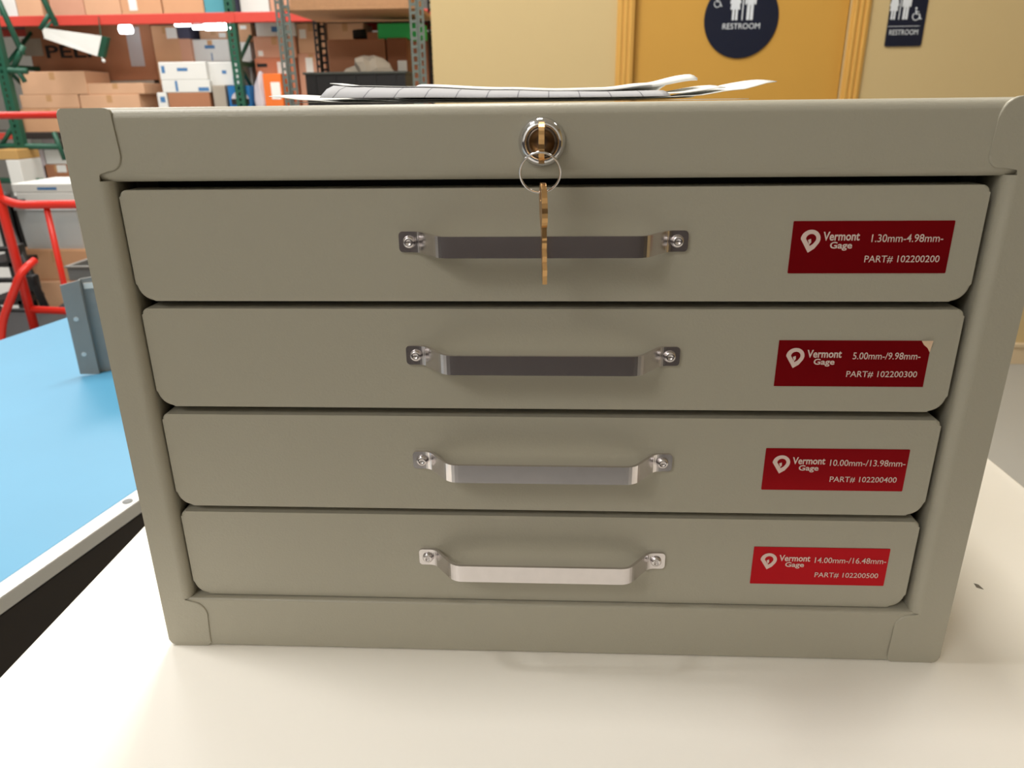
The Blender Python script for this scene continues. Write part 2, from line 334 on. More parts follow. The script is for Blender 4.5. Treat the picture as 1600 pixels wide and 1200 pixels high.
RC = .0032                                            # drawer fronts sit back from the frame
kx = (RC+.30617)/.30617
def sx_(x): return (.63+(x-.63)*kx)/1000
def sz_(z): return T+(262.8+(z-262.8)*kx)/1000
rows = [(230.4, 183.8, 209.2, 216.8, 195.7), (180.4, 134.6, 160.0, 167.0, 146.3), (130.6, 83.0, 109.2, 116.5, 95.6), (79.6, 32.2, 57.0, 65.1, 44.5)]
texts = [('1.30mm-4.98mm-', 'PART# 102200200'), ('5.00mm-/9.98mm-', 'PART# 102200300'), ('10.00mm-/13.98mm-', 'PART# 102200400'), ('14.00mm-/16.48mm-', 'PART# 102200500')]
for i, (zt, zb, zh, lt, lb) in enumerate(rows):
    bm = prism(bmesh.new(), rrect(sx_(-176.3), sx_(172.6), sz_(zb), sz_(zt), .0075, .0028, 8), RC, RC+.012, .0013, 4)
    box(bm, (sx_(-172), RC+.011, sz_(zb)+.004), (sx_(168), RC+.04, sz_(zt)-.004))
    dr = C('drawer', bm, M['paint'])
    # bent strip handle
    hx = sx_(-2.0); z0, z1 = sz_(zh)-.0043, sz_(zh)+.0043; th = .0014; pr = .0135
    half = round_path([(-.0596, 0, 0), (-.0512, 0, 0), (-.0405, -pr, 0), (0, -pr, 0)], .0035, 5)
    path = [(p.x, p.y) for p in half]; path = path + [(-x, y) for x, y in path[-2::-1]]
    outer, inner = [], []
    for k, (x, y) in enumerate(path):
        a = Vector(path[max(k-1, 0)]); b = Vector(path[min(k+1, len(path)-1)]); t_ = (b-a).normalized(); nrm = Vector((t_.y, -t_.x))
        inner.append((hx+x, RC+y)); outer.append((hx+x+nrm.x*th, RC+y+nrm.y*th))
    bm = bmesh.new(); n = len(path)
    vv = [[bm.verts.new((p[0], p[1], z)) for p in l] for l, z in ((outer, z0), (outer, z1), (inner, z1), (inner, z0))]
    for k in range(n-1):
        for j in range(4): bm.faces.new((vv[j][k], vv[j][k+1], vv[(j+1) % 4][k+1], vv[(j+1) % 4][k]))
    bm.faces.new([vv[j][0] for j in range(4)]); bm.faces.new([vv[j][-1] for j in range(4)])
    ends = [e for e in bm.edges if abs(e.verts[0].co.y-e.verts[1].co.y) > th*.8 and min(abs(abs(v.co.x-hx)-.0596) for v in e.verts) < 1e-4 and abs(e.verts[0].co.z-e.verts[1].co.z) < 1e-6]
    bmesh.ops.bevel(bm, geom=ends, offset=.0016, segments=3, profile=.5, affect='EDGES')
    h = C('handle', bm, M['steel'], parent=dr)
    for s in (-1, 1):
        cx = hx+s*.0553
        bm = lathe_y(bmesh.new(), [(.0026, 0), (.0026, -.0006), (.0021, -.0013), (.0011, -.0017), (.0009, -.0011), (.0002, -.0011)], (cx, RC-th, sz_(zh)), 20)
        C('screw', bm, M['steel'], True, dr)
    # red label
    xa, xb, za, zc = sx_(98.4), sx_(161.3), sz_(lb), sz_(lt)
    out = rrect(xa, xb, za, zc, .0004)
    if i == 1: out = [(xa, za), (xb, za), (xb, zc-.0052), (xb-.0012, zc-.0032), (xb-.003, zc-.0018), (xb-.0042, zc), (xa, zc)]
    C('drawer_label', prism(bmesh.new(), out, RC-.00025, RC), M['red'], parent=dr)
    if i == 1:
        bm = bmesh.new(); v = [bm.verts.new(c_) for c_ in ((xb, RC-.0003, zc-.0052), (xb-.0012, RC-.0003, zc-.0032), (xb-.003, RC-.0003, zc-.0018), (xb-.0042, RC-.0003, zc), (xb+.0002, RC-.0012, zc+.0003))]
        bm.faces.new(v); C('peeled_corner', bm, M['peel'], parent=dr)
    yl = RC-.0004; Wl = xb-xa; Hl = zc-za
    fx = lambda u: xa+Wl*u
    fz = lambda v: zc-Hl*v
    lettering('label_lettering', 'Vermont', fx(.195), fx(.425), fz(.37), fz(.20), yl, M['print'], dr, .022)
    lettering('label_lettering', 'Gage', fx(.245), fx(.385), fz(.56), fz(.39), yl, M['print'], dr, .022)
    r0 = (.50, .945) if i < 2 else (.46, .985)
    lettering('label_lettering', texts[i][0], fx(r0[0]), fx(r0[1]), fz(.40), fz(.25), yl, M['print'], dr, .004)
    lettering('label_lettering', texts[i][1], fx(.475), fx(.945), fz(.80), fz(.655), yl, M['print'], dr, .004)
    # leaf shaped emblem: rounded band coming to a point below
    bm = bmesh.new(); cx, cz, R_ = fx(.118), fz(.335), Hl*.185
    def leaf(k, ox=0, oz=0):
        o = []
        for q in range(17):
            t_ = math.radians(-28+q*(208)/16); o.append((cx+ox+R_*k*math.cos(t_), cz+oz+R_*k*.95*math.sin(t_)))
        o += [(cx+ox-R_*k*.78, cz+oz-R_*k*.35), (cx+ox-R_*k*.12, cz+oz-R_*k*1.42), (cx+ox+R_*k*.5, cz+oz-R_*k*1.0)]
        return o
    A_ = leaf(1.0); D_ = leaf(.52, R_*.05, R_*.02)
    va = [bm.verts.new((x, yl, z)) for x, z in A_]; vd = [bm.verts.new((x, yl, z)) for x, z in D_]
    for k in range(len(A_)): k2 = (k+1) % len(A_); bm.faces.new((va[k], va[k2], vd[k2], vd[k]))
    v = [bm.verts.new((cx+R_*a_, yl, cz+R_*b_)) for a_, b_ in ((-.25, -.1), (.05, .02), (.1, -.35), (-.08, -.62))]; bm.faces.new(v)
    C('label_emblem', bm, M['print'], parent=dr)
# lock
lx, lz = -.0022, T+.2478
bm = lathe_y(bmesh.new(), [(.0092, 0), (.0092, -.0012), (.0088, -.0022), (.0078, -.0036), (.0068, -.0042), (.0062, -.0040), (.0058, -.003)], (lx, 0, lz), 48)
lk = C('lock_bezel', bm, M['chrome'], True)
bm = lathe_y(bmesh.new(), [(.0058, .0), (.0058, -.0034), (.0054, -.0040), (.0048, -.0041), (.0047, -.0034), (.0012, -.0034)], (lx, 0, lz), 40)
C('lock_cylinder', bm, M['core'], True, lk)
C('keyway', B((lx-.0007, -.0042, lz-.0042), (lx+.0007, -.0034, lz+.0042)), M['ink'], parent=lk)

# ------------------------------------------------------------------ keys and ring
def key_mesh(L_blade, hw, hh, hole=.0022, th=.0021):     # key in the (u, v) plane: head centre at origin, blade along -v; returns bm with local coords (u, t, v)
    bm = bmesh.new(); n = 28
    head = [(hw*math.cos(2*math.pi*k/n), hh*math.sin(2*math.pi*k/n)) for k in range(n)]
    hol = [(hole*math.cos(2*math.pi*k/n), hh*.45+hole*math.sin(2*math.pi*k/n)) for k in range(n)]
    for y0 in (-th/2, th/2):
        a = [bm.verts.new((x, y0, z)) for x, z in head]; b = [bm.verts.new((x, y0, z)) for x, z in hol]
        for k in range(n): bm.faces.new((a[k], a[(k+1) % n], b[(k+1) % n], b[k]))
    bm.verts.ensure_lookup_table(); V = bm.verts
    for base in (0, n):
        for k in range(n): bm.faces.new((V[base+k], V[base+(k+1) % n], V[2*n+base+(k+1) % n], V[2*n+base+k]))
    w_ = .0034; pts = [(-w_, -hh*.8), (-w_, -hh-.003), (-w_*.8, -hh-.004)]
    zz = -hh-.005
    k = 0; L_end = -hh-L_blade
    while zz > L_end+.003: pts.append((-w_*(.35 if k % 2 else .75), zz)); zz -= .0026; k += 1
    pts += [(0, L_end), (w_*.8, L_end+.003), (w_*.8, -hh-.004), (w_, -hh-.003), (w_, -hh*.8)]
    prism(bm, pts, -th*.42, th*.42)
    return bm
# key in the lock: its head stands upright, edge-on
bm = key_mesh(.012, .0075, .0080)
bmesh.ops.transform(bm, matrix=Matrix(((0, 1, 0, 0), (0, 0, -1, 0), (1, 0, 0, 0), (0, 0, 0, 1))), verts=bm.verts)   # blade (-v) -> +y, head -> -y
bmesh.ops.translate(bm, vec=(lx, -.0155, lz+.0004), verts=bm.verts)
tag(link('key', bm, M['brass']), 'brass key inserted in the cabinet lock', 'key')
# hanging key
bm = key_mesh(.0215, .0072, .0085, .0021)
rot = Matrix.Rotation(math.radians(95), 4, 'Z')
bmesh.ops.transform(bm, matrix=rot, verts=bm.verts); bmesh.ops.transform(bm, matrix=Matrix.Rotation(math.radians(-1.2), 4, 'Y'), verts=bm.verts)
kp = P(849, 322, -.021); bmesh.ops.translate(bm, vec=(kp.x, -.021, kp.z), verts=bm.verts)
tag(link('key', bm, M['brass']), 'brass key dangling from the split ring in front of the top drawer', 'key')
rc = P(844, 270, -.0195); R0 = .0075
pts = []
for k in range(96):
    t_ = 4*math.pi*k/96; pts.append((rc.x+R0*math.cos(t_), -.0195+.0006*math.sin(t_/2)-.0035*math.sin(t_), rc.z+R0*math.sin(t_)*1.0))
tag(link('key_ring', tube(bmesh.new(), pts, .00042, 8, True), M['chrome'], None, True), 'thin silver split ring linking the two brass keys', 'key ring')

# ------------------------------------------------------------------ papers on the cabinet
TOP = T+CH
def ramp(tbl, x):
    if x <= tbl[0][0]: return tbl[0][1]
    for (a, p), (b, q) in zip(tbl, tbl[1:]):
        if x <= b:
            t_ = (x-a)/(b-a); t_ = t_*t_*(3-2*t_); return p+(q-p)*t_
    return tbl[-1][1]
def sheet(x0, x1, y0, y1, prof, label, m, lift=0., skew=0., th=.00025, edge=.35, peak=.16):
    bm = bmesh.new(); nx, ny = 48, 24; g = []
    for j in range(ny+1):
        row = []
        for i in range(nx+1):
            u = i/nx; v = j/ny; x = x0+(x1-x0)*u; y = y0+(y1-y0)*v + skew*(u-.5)
            if v < peak: f = edge+(1-edge)*math.sin(math.pi/2*v/peak)
            else: f = .12+.88*max(0, math.cos(math.pi/2*min(1, (v-peak)/.6)))
            h = ramp(prof, x*1000)/1000; row.append(bm.verts.new((x, y, TOP+lift+h*f)))
        g.append(row)
    fs = [bm.faces.new((g[j][i], g[j][i+1], g[j+1][i+1], g[j+1][i])) for j in range(ny) for i in range(nx)]
    r = bmesh.ops.extrude_face_region(bm, geom=fs); bmesh.ops.translate(bm, vec=(0, 0, th), verts=[e for e in r['geom'] if isinstance(e, bmesh.types.BMVert)])
    return tag(link('paper_sheet', bm, m, None, True), label, 'paper', 'papers on the cabinet')
ruled = mat('ruled_paper', (232, 232, 232), .8)
nt = ruled.node_tree; tc = nt.nodes.new('ShaderNodeTexCoord'); sp = nt.nodes.new('ShaderNodeSeparateXYZ'); nt.links.new(tc.outputs['Object'], sp.inputs[0])
m1 = nt.nodes.new('ShaderNodeMath'); m1.operation = 'MULTIPLY'; m1.inputs[1].default_value = 78; nt.links.new(sp.outputs[0], m1.inputs[0])
m2 = nt.nodes.new('ShaderNodeMath'); m2.operation = 'FRACT'; nt.links.new(m1.outputs[0], m2.inputs[0])
m3 = nt.nodes.new('ShaderNodeMath'); m3.operation = 'LESS_THAN'; m3.inputs[1].default_value = .045; nt.links.new(m2.outputs[0], m3.inputs[0])
mx = nt.nodes.new('ShaderNodeMix'); mx.data_type = 'RGBA'; mx.inputs[6].default_value = (.42, .42, .44, 1); mx.inputs[7].default_value = (.2, .2, .22, 1)
nt.links.new(m3.outputs[0], mx.inputs[0]); nt.links.new(mx.outputs[2], nt.nodes['Principled BSDF'].inputs['Base Color'])
sheet(-.120, .085, .034, .300, [(-120, 4.3), (-104, 2.2), (-88, .9), (-60, .3), (85, .2)], 'white sheet poking out furthest left under the pile of papers', M['paper'], .0002, .004, edge=.8)
sheet(-.112, .096, .038, .300, [(-112, .6), (-60, .4), (40, .6), (62, 1.6), (80, 4.2), (96, 8.0)], 'white sheet with its right corner curling up furthest right', M['paper'], .0006, -.004, edge=.8)
sheet(-.100, .076, .040, .305, [(-100, 1.5), (-60, .8), (30, 1.0), (55, 2.8), (76, 5.6)], 'white sheet ending just right of the raised corner in the pile', M['paper'], .0010, .002, edge=.7)
sheet(-.095, .050, .022, .296, [(-95, 7.0), (-86, 6.2), (-60, 5.7), (-20, 4.2), (5, 3.5), (25, 3.2), (50, 3.4)], 'ruled grey printed sheet with its front edge bulging at the left of the pile', ruled, .0008, .0, edge=.3, peak=.09)
sheet(-.0975, .046, .050, .292, [(-97.5, 8.0), (-90, 6.9), (-60, 6.2), (-20, 4.5), (5, 3.7), (25, 3.7), (46, 5.6)], 'white sheet on the ruled sheet, its short right end raised', M['paper'], .0012, .003, edge=.96, peak=.1)
sheet(-.060, .0665, .054, .290, [(-60, 6.2), (-20, 4.5), (5, 3.7), (25, 3.9), (44, 5.6), (66, 9.2)], 'thick white sheet with a raised right corner on top of the pile', M['paper'], .0015, .004, .0010, edge=.75, peak=.1)

# ================================================================== blue bench
BZ = .74
e0 = PZ(0, 910, BZ); e1 = PZ(212, 768, BZ); l0 = PZ(0, 532, BZ); l1 = PZ(93, 500, BZ)
ax = ((e1-e0).normalized()+(l1-l0).normalized()).normalized(); pn = Vector((-ax.y, ax.x, 0))   # pn points left
wid = ((l0+l1)/2-(e0+e1)/2).dot(pn)
org = e0.copy(); org.z = 0; ang = math.atan2(ax.y, ax.x)
bench = root('workbench', 'long blue topped workbench behind the white table on the left', 'workbench', org)
bench.rotation_euler = (0, 0, ang)
# local x along the bench, local y to the left
L0, L1 = -.45, 1.33
rim = .022
link('blue_top', B((L0+rim, 0, BZ-.02), (L1-rim, wid, BZ), .001), M['blue'], bench)
bm = bmesh.new()
box(bm, (L0, -rim, BZ-.018), (L1, 0, BZ+.0005), .002); box(bm, (L0, wid, BZ-.026), (L1, wid+.004, BZ-.003), .001)
box(bm, (L0, 0, BZ-.026), (L0+rim, wid, BZ+.0005), .002); box(bm, (L1-rim, 0, BZ-.026), (L1, wid, BZ+.0005), .002)
link('edge_rail', bm, M['trim'], bench)
for x in [L0+.1+.26*k for k in range(7)]:
    o = link('rail_screw', lathe_y(bmesh.new(), [(.006, 0), (.006, -.0008), (.004, -.0014), (.0005, -.0014)], (0, 0, 0), 16), M['leg'], bench)
    o.rotation_euler = (math.radians(-90), 0, 0); o.location = (x, -rim*.5, BZ+.0005)
bm = bmesh.new(); box(bm, (L0+.02, -.012, BZ-.11), (L1-.02, .02, BZ-.026)); box(bm, (L0+.02, wid-.04, BZ-.11), (L1-.02, wid-.01, BZ-.026))
link('apron', bm, M['darkmetal'], bench)
for x in (L0+.04, L1-.1):
    for y in (.0, wid-.06): link('leg', B((x, y, 0), (x+.05, y+.05, BZ-.026)), M['darkmetal'], bench)

# folded sheet metal bracket standing on the bench
p0 = PZ(126, 588, BZ); p1 = PZ(166, 573, BZ)
hgt = P(108, 446, p0.y).z-BZ
br = root('metal_bracket', 'folded grey sheet metal bracket with holes standing on the blue bench', 'bracket', (p0.x, p0.y, BZ))
br.rotation_euler = (0, 0, math.radians(25))
bm = prism(bmesh.new(), [(0, 0.004), (.03, 0), (.03, hgt+.006), (0, hgt)], 0, .002, .0003, 1)
fl = link('flange', bm, M['galv'], br)
link('face_plate', prism(bmesh.new(), [(.03, 0), (.26, 0), (.26, hgt+.03), (.03, hgt+.006)], .012, .014, .0003, 1), M['galv'], br)
link('fold', B((.0285, .001, 0), (.0305, .013, hgt+.005)), M['galv'], br)
link('side_plate', B((.256, .014, 0), (.26, .12, hgt)), M['galv'], br)
for z in (.035, hgt*.6):
    link('rivet_hole', lathe_y(bmesh.new(), [(.004, 0), (.004, -.0008), (.0028, -.001), (.0024, -.0004), (.0003, -.0004)], (.013, 0, z+.005), 16), M['trim'], fl)
link('paper_tag', B((.034, .0105, hgt-.012), (.062, .012, hgt-.002)), M['label'], br)

# ================================================================== red tubular cart
CY = 2.6
ca = P(8, 318, CY); cb = P(83, 330, CY); zl = P(60, 318, CY).z; zt_ = P(45, 180, CY+.5).z; zlow = P(75, 487, CY).z; tr = .0155
xA = P(12, 340, CY).x; xB = P(84, 380, CY).x+.004
cart = root('stock_cart', 'bright red tubular stock cart standing behind the blue bench', 'cart', ((xA+xB)/2, CY, 0))
def CK(n, bm, m, sm=True): return K(link(n, bm, m, None, sm), cart)
XR = xB+.75; XL = xA-.12
CK('top_rail', tube(bmesh.new(), round_path([(XL-.45, CY+.5, .25), (XL-.45, CY+.5, zt_), (XR, CY+.5, zt_), (XR, CY+.5, .25)], .08), tr, 12), M['cartred'])
CK('front_frame', tube(bmesh.new(), round_path([(xA-.05, CY, zl+.45), (xA-.015, CY, zl+.1), (xA, CY, .25)], .1), tr*1.15, 12), M['cartred'])
CK('handle_rail', tube(bmesh.new(), round_path([(xA-.01, CY, zl+.02), (xA+.06, CY-.01, zl-.004), (XR, CY, zl)], .05), tr*1.05, 12), M['cartred'])
CK('post', tube(bmesh.new(), [(xB, CY, zl), (xB, CY, .25)], tr*.75, 12), M['cartred'])
CK('post', tube(bmesh.new(), [(XR, CY, zl), (XR, CY, .25)], tr*.9, 12), M['cartred'])
CK('cross_rail', tube(bmesh.new(), [(xA, CY, zlow+.01), (XR, CY, zlow-.03)], tr, 12), M['cartred'])
a = P(33, 425, CY-.08); b = P(4, 500, CY-.08); c_ = P(0, 560, CY-.08)
CK('brace', tube(bmesh.new(), round_path([(a.x+.01, CY, a.z+.03), a, b, c_, (c_.x, CY-.08, .25)], .05), tr, 12), M['cartred'])
bm = B((XL-.48, CY-.09, .2), (XR+.03, CY+.53, .25), .006); CK('deck', bm, M['black'], False)
for x in (XL-.4, XR-.06):
    for y in (CY, CY+.44):
        CK('wheel', bmesh.ops.rotate and lathe_y(bmesh.new(), [(.02, -.02), (.08, -.02), (.085, -.012), (.085, .012), (.08, .02), (.02, .02)], (x, y, .0855), 24), M['rubber'])
        CK('caster_fork', B((x-.02, y-.03, .085), (x+.02, y+.03, .2)), M['leg'], False)

# black trolley at the left edge, behind the cart
KY = 3.75
kx0, kx1 = P(-40, 420, KY).x, P(22, 420, KY).x; kz = P(0, 322, KY).z
tro = root('utility_trolley', 'black utility trolley behind the red cart at the left edge', 'trolley', ((kx0+kx1)/2, KY+.2, 0))
for z in (.12, kz*.5, kz-.02): K(link('trolley_shelf', B((kx0, KY, z), (kx1, KY+.4, z+.03), .004), M['black']), tro)
for x in (kx0, kx1-.03):
    for y in (KY, KY+.37): K(link('trolley_post', B((x, y, .09), (x+.03, y+.03, kz+.01), .003), M['black']), tro)
for x in (kx0+.04, kx1-.05):
    for y in (KY+.04, KY+.35): K(link('caster', lathe_y(bmesh.new(), [(.01, -.012), (.044, -.012), (.046, 0), (.044, .012), (.01, .012)], (x, y, .0465), 16), M['rubber'], None, True), tro)
K(link('back_panel', B((kx0+.03, KY+.385, .15), (kx1-.03, KY+.395, kz-.02)), M['black']), tro)

# black hand truck leaning behind the cart
HY = 3.35
ht = root('hand_truck', 'black hand truck leaning behind the red cart', 'hand truck', (P(60, 420, HY).x, HY, 0))
def HK(n, bm, m): return K(link(n, bm, m, None, True), ht)
t0 = P(-6, 312, HY+.12); t1 = P(80, 500, HY-.05); dz = (t1-t0)/(t0.z-t1.z); g1 = t1+dz*(t1.z-.12); g1 = Vector((g1.x, g1.y, .12))
off = Vector((-.33, -.02, 0))
for o_ in (Vector(), off): HK('rail', tube(bmesh.new(), [t0+o_, g1+o_], .02, 10), M['black'])
for k in (.12, .38, .62, .86):
    a = t0.lerp(g1, k); HK('crossbar', tube(bmesh.new(), [a, a+off], .014, 8), M['black'])
for k in (.4, .64): HK('bracket', B(t0.lerp(g1, k)-Vector((.045, .025, .04)), t0.lerp(g1, k)+Vector((.02, .025, .04)), .008), M['black'])
HK('grip', tube(bmesh.new(), round_path([t0, t0+Vector((0, .12, .01)), t0+off+Vector((0, .12, .01)), t0+off], .06), .02, 10), M['black'])
HK('toe_plate', B((g1.x-.36, g1.y-.24, 0), (g1.x+.03, g1.y, .008)), M['black'])
for o_ in (Vector((.05, .07, 0)), off+Vector((-.05, .07, 0))):
    bm = lathe_y(bmesh.new(), [(.03, -.03), (.11, -.03), (.12, -.015), (.12, .015), (.11, .03), (.03, .03)], (0, 0, 0), 24)
    bmesh.ops.rotate(bm, matrix=Matrix.Rotation(math.pi/2, 3, 'Z'), verts=bm.verts); bmesh.ops.translate(bm, vec=(g1.x+o_.x, g1.y+o_.y, .12), verts=bm.verts); HK('wheel', bm, M['rubber'])
HK('axle', tube(bmesh.new(), [(g1.x+.05, g1.y+.07, .12), (g1.x+off.x-.05, g1.y+.05, .12)], .012, 8), M['black'])

# ================================================================== pallet rack
RY0, RY1 = 7.0, 8.05
pxl = P(20, 190, RY0).x; pxm = P(365, 75, RY0).x; pxr = pxm+2.2; pxll = pxl-2.2
ZU = P(250, 21, RY0).z; ZD = P(65, 207, RY0).z
rack = root('pallet_rack', 'green and orange-red pallet rack filled with boxes', 'rack', (pxm, (RY0+RY1)/2, 0))
def RK(n, bm, m): return K(link(n, bm, m), rack)
def slotted_post(bm, x, y, w_, d_, z0, z1, pitch=.05, hole=.02):
    # channel with a column of punched holes on its face: two face strips joined by webs, plus two flanges
    s = (w_-hole)/2
    box(bm, (x-w_/2, y, z0), (x-w_/2+s, y+.003, z1)); box(bm, (x+w_/2-s, y, z0), (x+w_/2, y+.003, z1))
    box(bm, (x-w_/2, y+.003, z0), (x-w_/2+.003, y+d_, z1)); box(bm, (x+w_/2-.003, y+.003, z0), (x+w_/2, y+d_, z1))
    z = z0
    while z < z1-pitch:
        box(bm, (x-hole/2, y, z), (x+hole/2, y+.003, z+pitch*.45)); z += pitch
RH = 3.3
for x in (pxl, pxm, pxr):
    for y in (RY0, RY1-.07):
        bm = bmesh.new(); slotted_post(bm, x, y, .08, .07, 0, RH); RK('upright_post', bm, M['green'])
    zz = [.18, .83, 1.55, 2.15, 2.75]
    for z in zz: RK('horizontal_brace', B((x-.02, RY0+.07, z-.02), (x+.02, RY1-.07, z+.02)), M['green'])
    for k, (a, b) in enumerate(zip(zz, zz[1:])):
        ya, yb = (RY0+.07, RY1-.07) if k % 2 == 0 else (RY1-.07, RY0+.07)
        RK('diagonal_brace', tube(bmesh.new(), [(x, ya, a), (x, yb, b)], .018, 6), M['green'])
for a, b in ((pxll, pxl), (pxl, pxm), (pxm, pxr)):
    for y in (RY0, RY1-.05):
        RK('shelf_beam', B((a+.041, y-.004, ZU-.085), (b-.041, y+.046, ZU), .006), M['orange'])
        RK('shelf_beam', B((a+.041, y-.004, ZD-.06), (b-.041, y+.046, ZD), .006), M['darkmetal'] if a >= pxl-.01 else M['orange'])
    for z in (ZU, ZD): RK('shelf_deck', B((a+.041, RY0+.048, z-.02), (b-.041, RY1-.052, z)), M['wire'])
for x in (pxl, pxm):
    RK('beam_connector', B((x-.045, RY0-.008, ZU-.085), (x+.045, RY0-.001, ZU), .002), M['orange'])

# bracing frame that stands in front of the rack at the picture's left edge
NY = 6.45
nf = root('rack_frame', 'green slotted rack frame with crossed braces at the left edge', 'rack frame', (P(20, 200, NY).x, NY, 0))
bm = bmesh.new(); slotted_post(bm, P(26, 210, NY).x, NY, .085, .06, 0, RH, .05, .024); K(link('upright_post', bm, M['green']), nf)
for a, b, r_ in (((-30, -60), (36, 86), .024), ((40, -60), (88, 40), .024), ((79, 20), (63, 45), .02), ((37, 72), (22, 104), .024), ((-25, 108), (42, 111), .026), ((26, 106), (39, 128), .02),
                 ((-25, 228), (92, 229), .026), ((-5, 282), (70, 283), .026), ((23, 193), (3, 226), .02), ((84, 206), (101, 250), .02), ((-30, 30), (10, 112), .02)):
    K(link('brace', tube(bmesh.new(), [P(*a, NY+.03), P(*b, NY+.03)], r_, 8), M['green'], None, True), nf)

# ------------------------------------------------------------------ cartons
TOPS = {}
def carton(key, x0, x1, ytop, base, Y, depth, c_, label, name='carton', cat='box', seam=True, lab=None, tape=True, top=None, ink=None, group='boxes in the warehouse'):
    zb = TOPS[base][0] if isinstance(base, str) else base
    ym = min(ytop+15, 400)
    X0, X1 = P(x0, ym, Y).x, P(x1, ym, Y).x
    zt = top if top is not None else P((x0+x1)/2, ytop, Y).z
    Y0 = Y; Wd = X1-X0; H = zt-zb
    r = root(name, label, cat, ((X0+X1)/2, Y0+depth/2, zb), group)
    b = link('carton_body', B((-Wd/2, -depth/2, 0), (Wd/2, depth/2, H), min(.006, H*.1), 2), CARD[c_], r)
    if seam and H > .08:
        for s in (-1, 1):
            link('top_flap', B((-Wd/2+.006, 0.002 if s > 0 else -depth/2+.006, H-.001), (Wd/2-.006, depth/2-.006 if s > 0 else -.002, H+.003)), CARD[c_], r)
    if tape:
        bm = box(bmesh.new(), (-.025, -depth/2-.0012, H-min(.07, H*.5)), (.025, -depth/2, H-.004)); link('tape_strip', bm, M['tape'], r)
    if lab:
        u0, u1, v0, v1 = lab; link('shipping_label', B((-Wd/2+Wd*u0, -depth/2-.0015, H*v0), (-Wd/2+Wd*u1, -depth/2, H*v1)), M['label'], r)
    for (u0, u1, v0, v1, mk) in (ink or []):
        link('printed_mark', B((-Wd/2+Wd*u0, -depth/2-.0015, H*v0), (-Wd/2+Wd*u1, -depth/2, H*v1)), M[mk], r)
    TOPS[key] = (zt+(.003 if seam and H > .08 else 0), X0, X1, Y0); return r
BL = 'blueink'; BK = 'ink'
# upper level
UY = 7.12
U = [(-42, -2, 'grey', None), (0, 26, 'white', None), (27, 66, 'pale', None), (79, 132, 'pink', None), (133, 189, 'pale', None), (190, 253, 'tan', (.2, .4, .1, .6)), (255, 319, 'tan', None), (320, 353, 'teal', None), (376, 421, 'white', None), (423, 480, 'pink', None), (482, 545, 'tan', None), (547, 620, 'pale', None)]
UL = ['grey carton at the far left end above the upper orange beam', 'white carton on the upper rack shelf at the picture corner', 'pale carton on the upper rack shelf left of the green brace', 'pinkish carton on the upper rack shelf right of the green brace', 'wide pale carton on the upper rack shelf left of the labelled one', 'tan carton with a small white label on the upper rack shelf', 'plain tan carton beside the teal box on the upper shelf', 'teal blue box on the upper rack shelf', 'white carton on the upper rack shelf left of the grey shelving post', 'pinkish carton on the upper rack shelf behind the grey shelving post', 'tan carton high on the rack behind the particle board shelf', 'pale carton high on the rack behind the right of the particle board']
for (a, b, c_, lb), l in zip(U, UL):
    carton('u%d' % a, a, b, 0, ZU, UY, .6, c_, l, top=ZU+random.uniform(.34, .48), lab=lb, tape=(b-a) > 50, ink=[(.3, .6, .3, .4, BL)] if c_ == 'white' and a > 100 else None)
carton('un', 359, 374, 0, ZU, UY, .5, 'navy', 'narrow dark navy box beside the teal box on the upper shelf', top=ZU+.4, tape=False)
# lower level, left bay (front to back)
FY = 7.10
carton('A0', 27, 128, 170, ZD, FY, .45, 'tan', 'brown carton lowest of the stack just above the red cart rail')
carton('L4', 33, 124, 148, 'A0', FY, .45, 'pale', 'flat pale carton in the middle of the stack under the lettered carton', seam=False)
carton('L3', 31, 134, 112, 'L4', FY, .43, 'pale', 'flat pale carton topmost of the stack left of the notch', ink=None)
carton('L6', 126, 219, 148, ZD, FY, .45, 'pale', 'pale carton under another one left of the white boxes')
carton('L5', 137, 226, 130, 'L6', FY+.01, .45, 'pale', 'pale carton shifted right on the one below it', seam=False)
carton('P0', 45, 243, 127, ZD, 7.56, .4, 'grey', 'grey wrapped carton under the large lettered carton')
pc = carton('PE', 40, 236, 36, 'P0', 7.56, .42, 'brown', 'large brown carton lettered PELI with a strip of stretch wrap', tape=False)
q0, q1 = P(74, 91, 7.56), P(140, 70, 7.56)
K(lettering('lettering', 'PELI', q0.x, q1.x, q0.z, q1.z, 7.558, M['ink'], bold=.02), pc)
q0, q1 = P(33, 88, 7.56), P(63, 60, 7.56); K(link('grey_patch', B((q0.x+.04, 7.557, q0.z), (q1.x, 7.56, q1.z)), CARD['grey']), pc)
q0, q1 = P(206, 104, 7.56), P(217, 42, 7.56); K(link('wrap_strip', B((q0.x, 7.553, q0.z), (q1.x, 7.56, q1.z), .002), M['wrap']), pc)
carton('L7', 237, 279, 40, ZD, 7.5, .45, 'tan', 'tall tan carton left of the stacked white boxes', tape=True, lab=(.55, .95, .88, .98))
carton('L8', 281, 299, 61, ZD, 7.5, .4, 'pink', 'narrow tan carton between the tall carton and the white boxes', tape=False)
carton('X1', 275, 297, 41, 'L8', 7.5, .35, 'navy', 'small dark box on the narrow tan carton', tape=False)
carton('W0', 301, 360, 97, ZD, 7.55, .4, 'white', 'white carton behind the stacked white boxes')
carton('W1', 300, 358, 62, 'W0', 7.55, .4, 'white', 'white carton directly under the small brown row of boxes', ink=[(.35, .62, .6, .75, BL), (.5, .53, .05, .4, BL)])
carton('S1', 313, 356, 47, 'W1', 7.6, .3, 'pale', 'small pale carton on top of the white carton stack', lab=(.7, .95, .2, .7))
carton('Bb', 264, 329, 145, ZD, FY, .4, 'brown', 'brown carton under the white boxes beside the tall white one', tape=False)
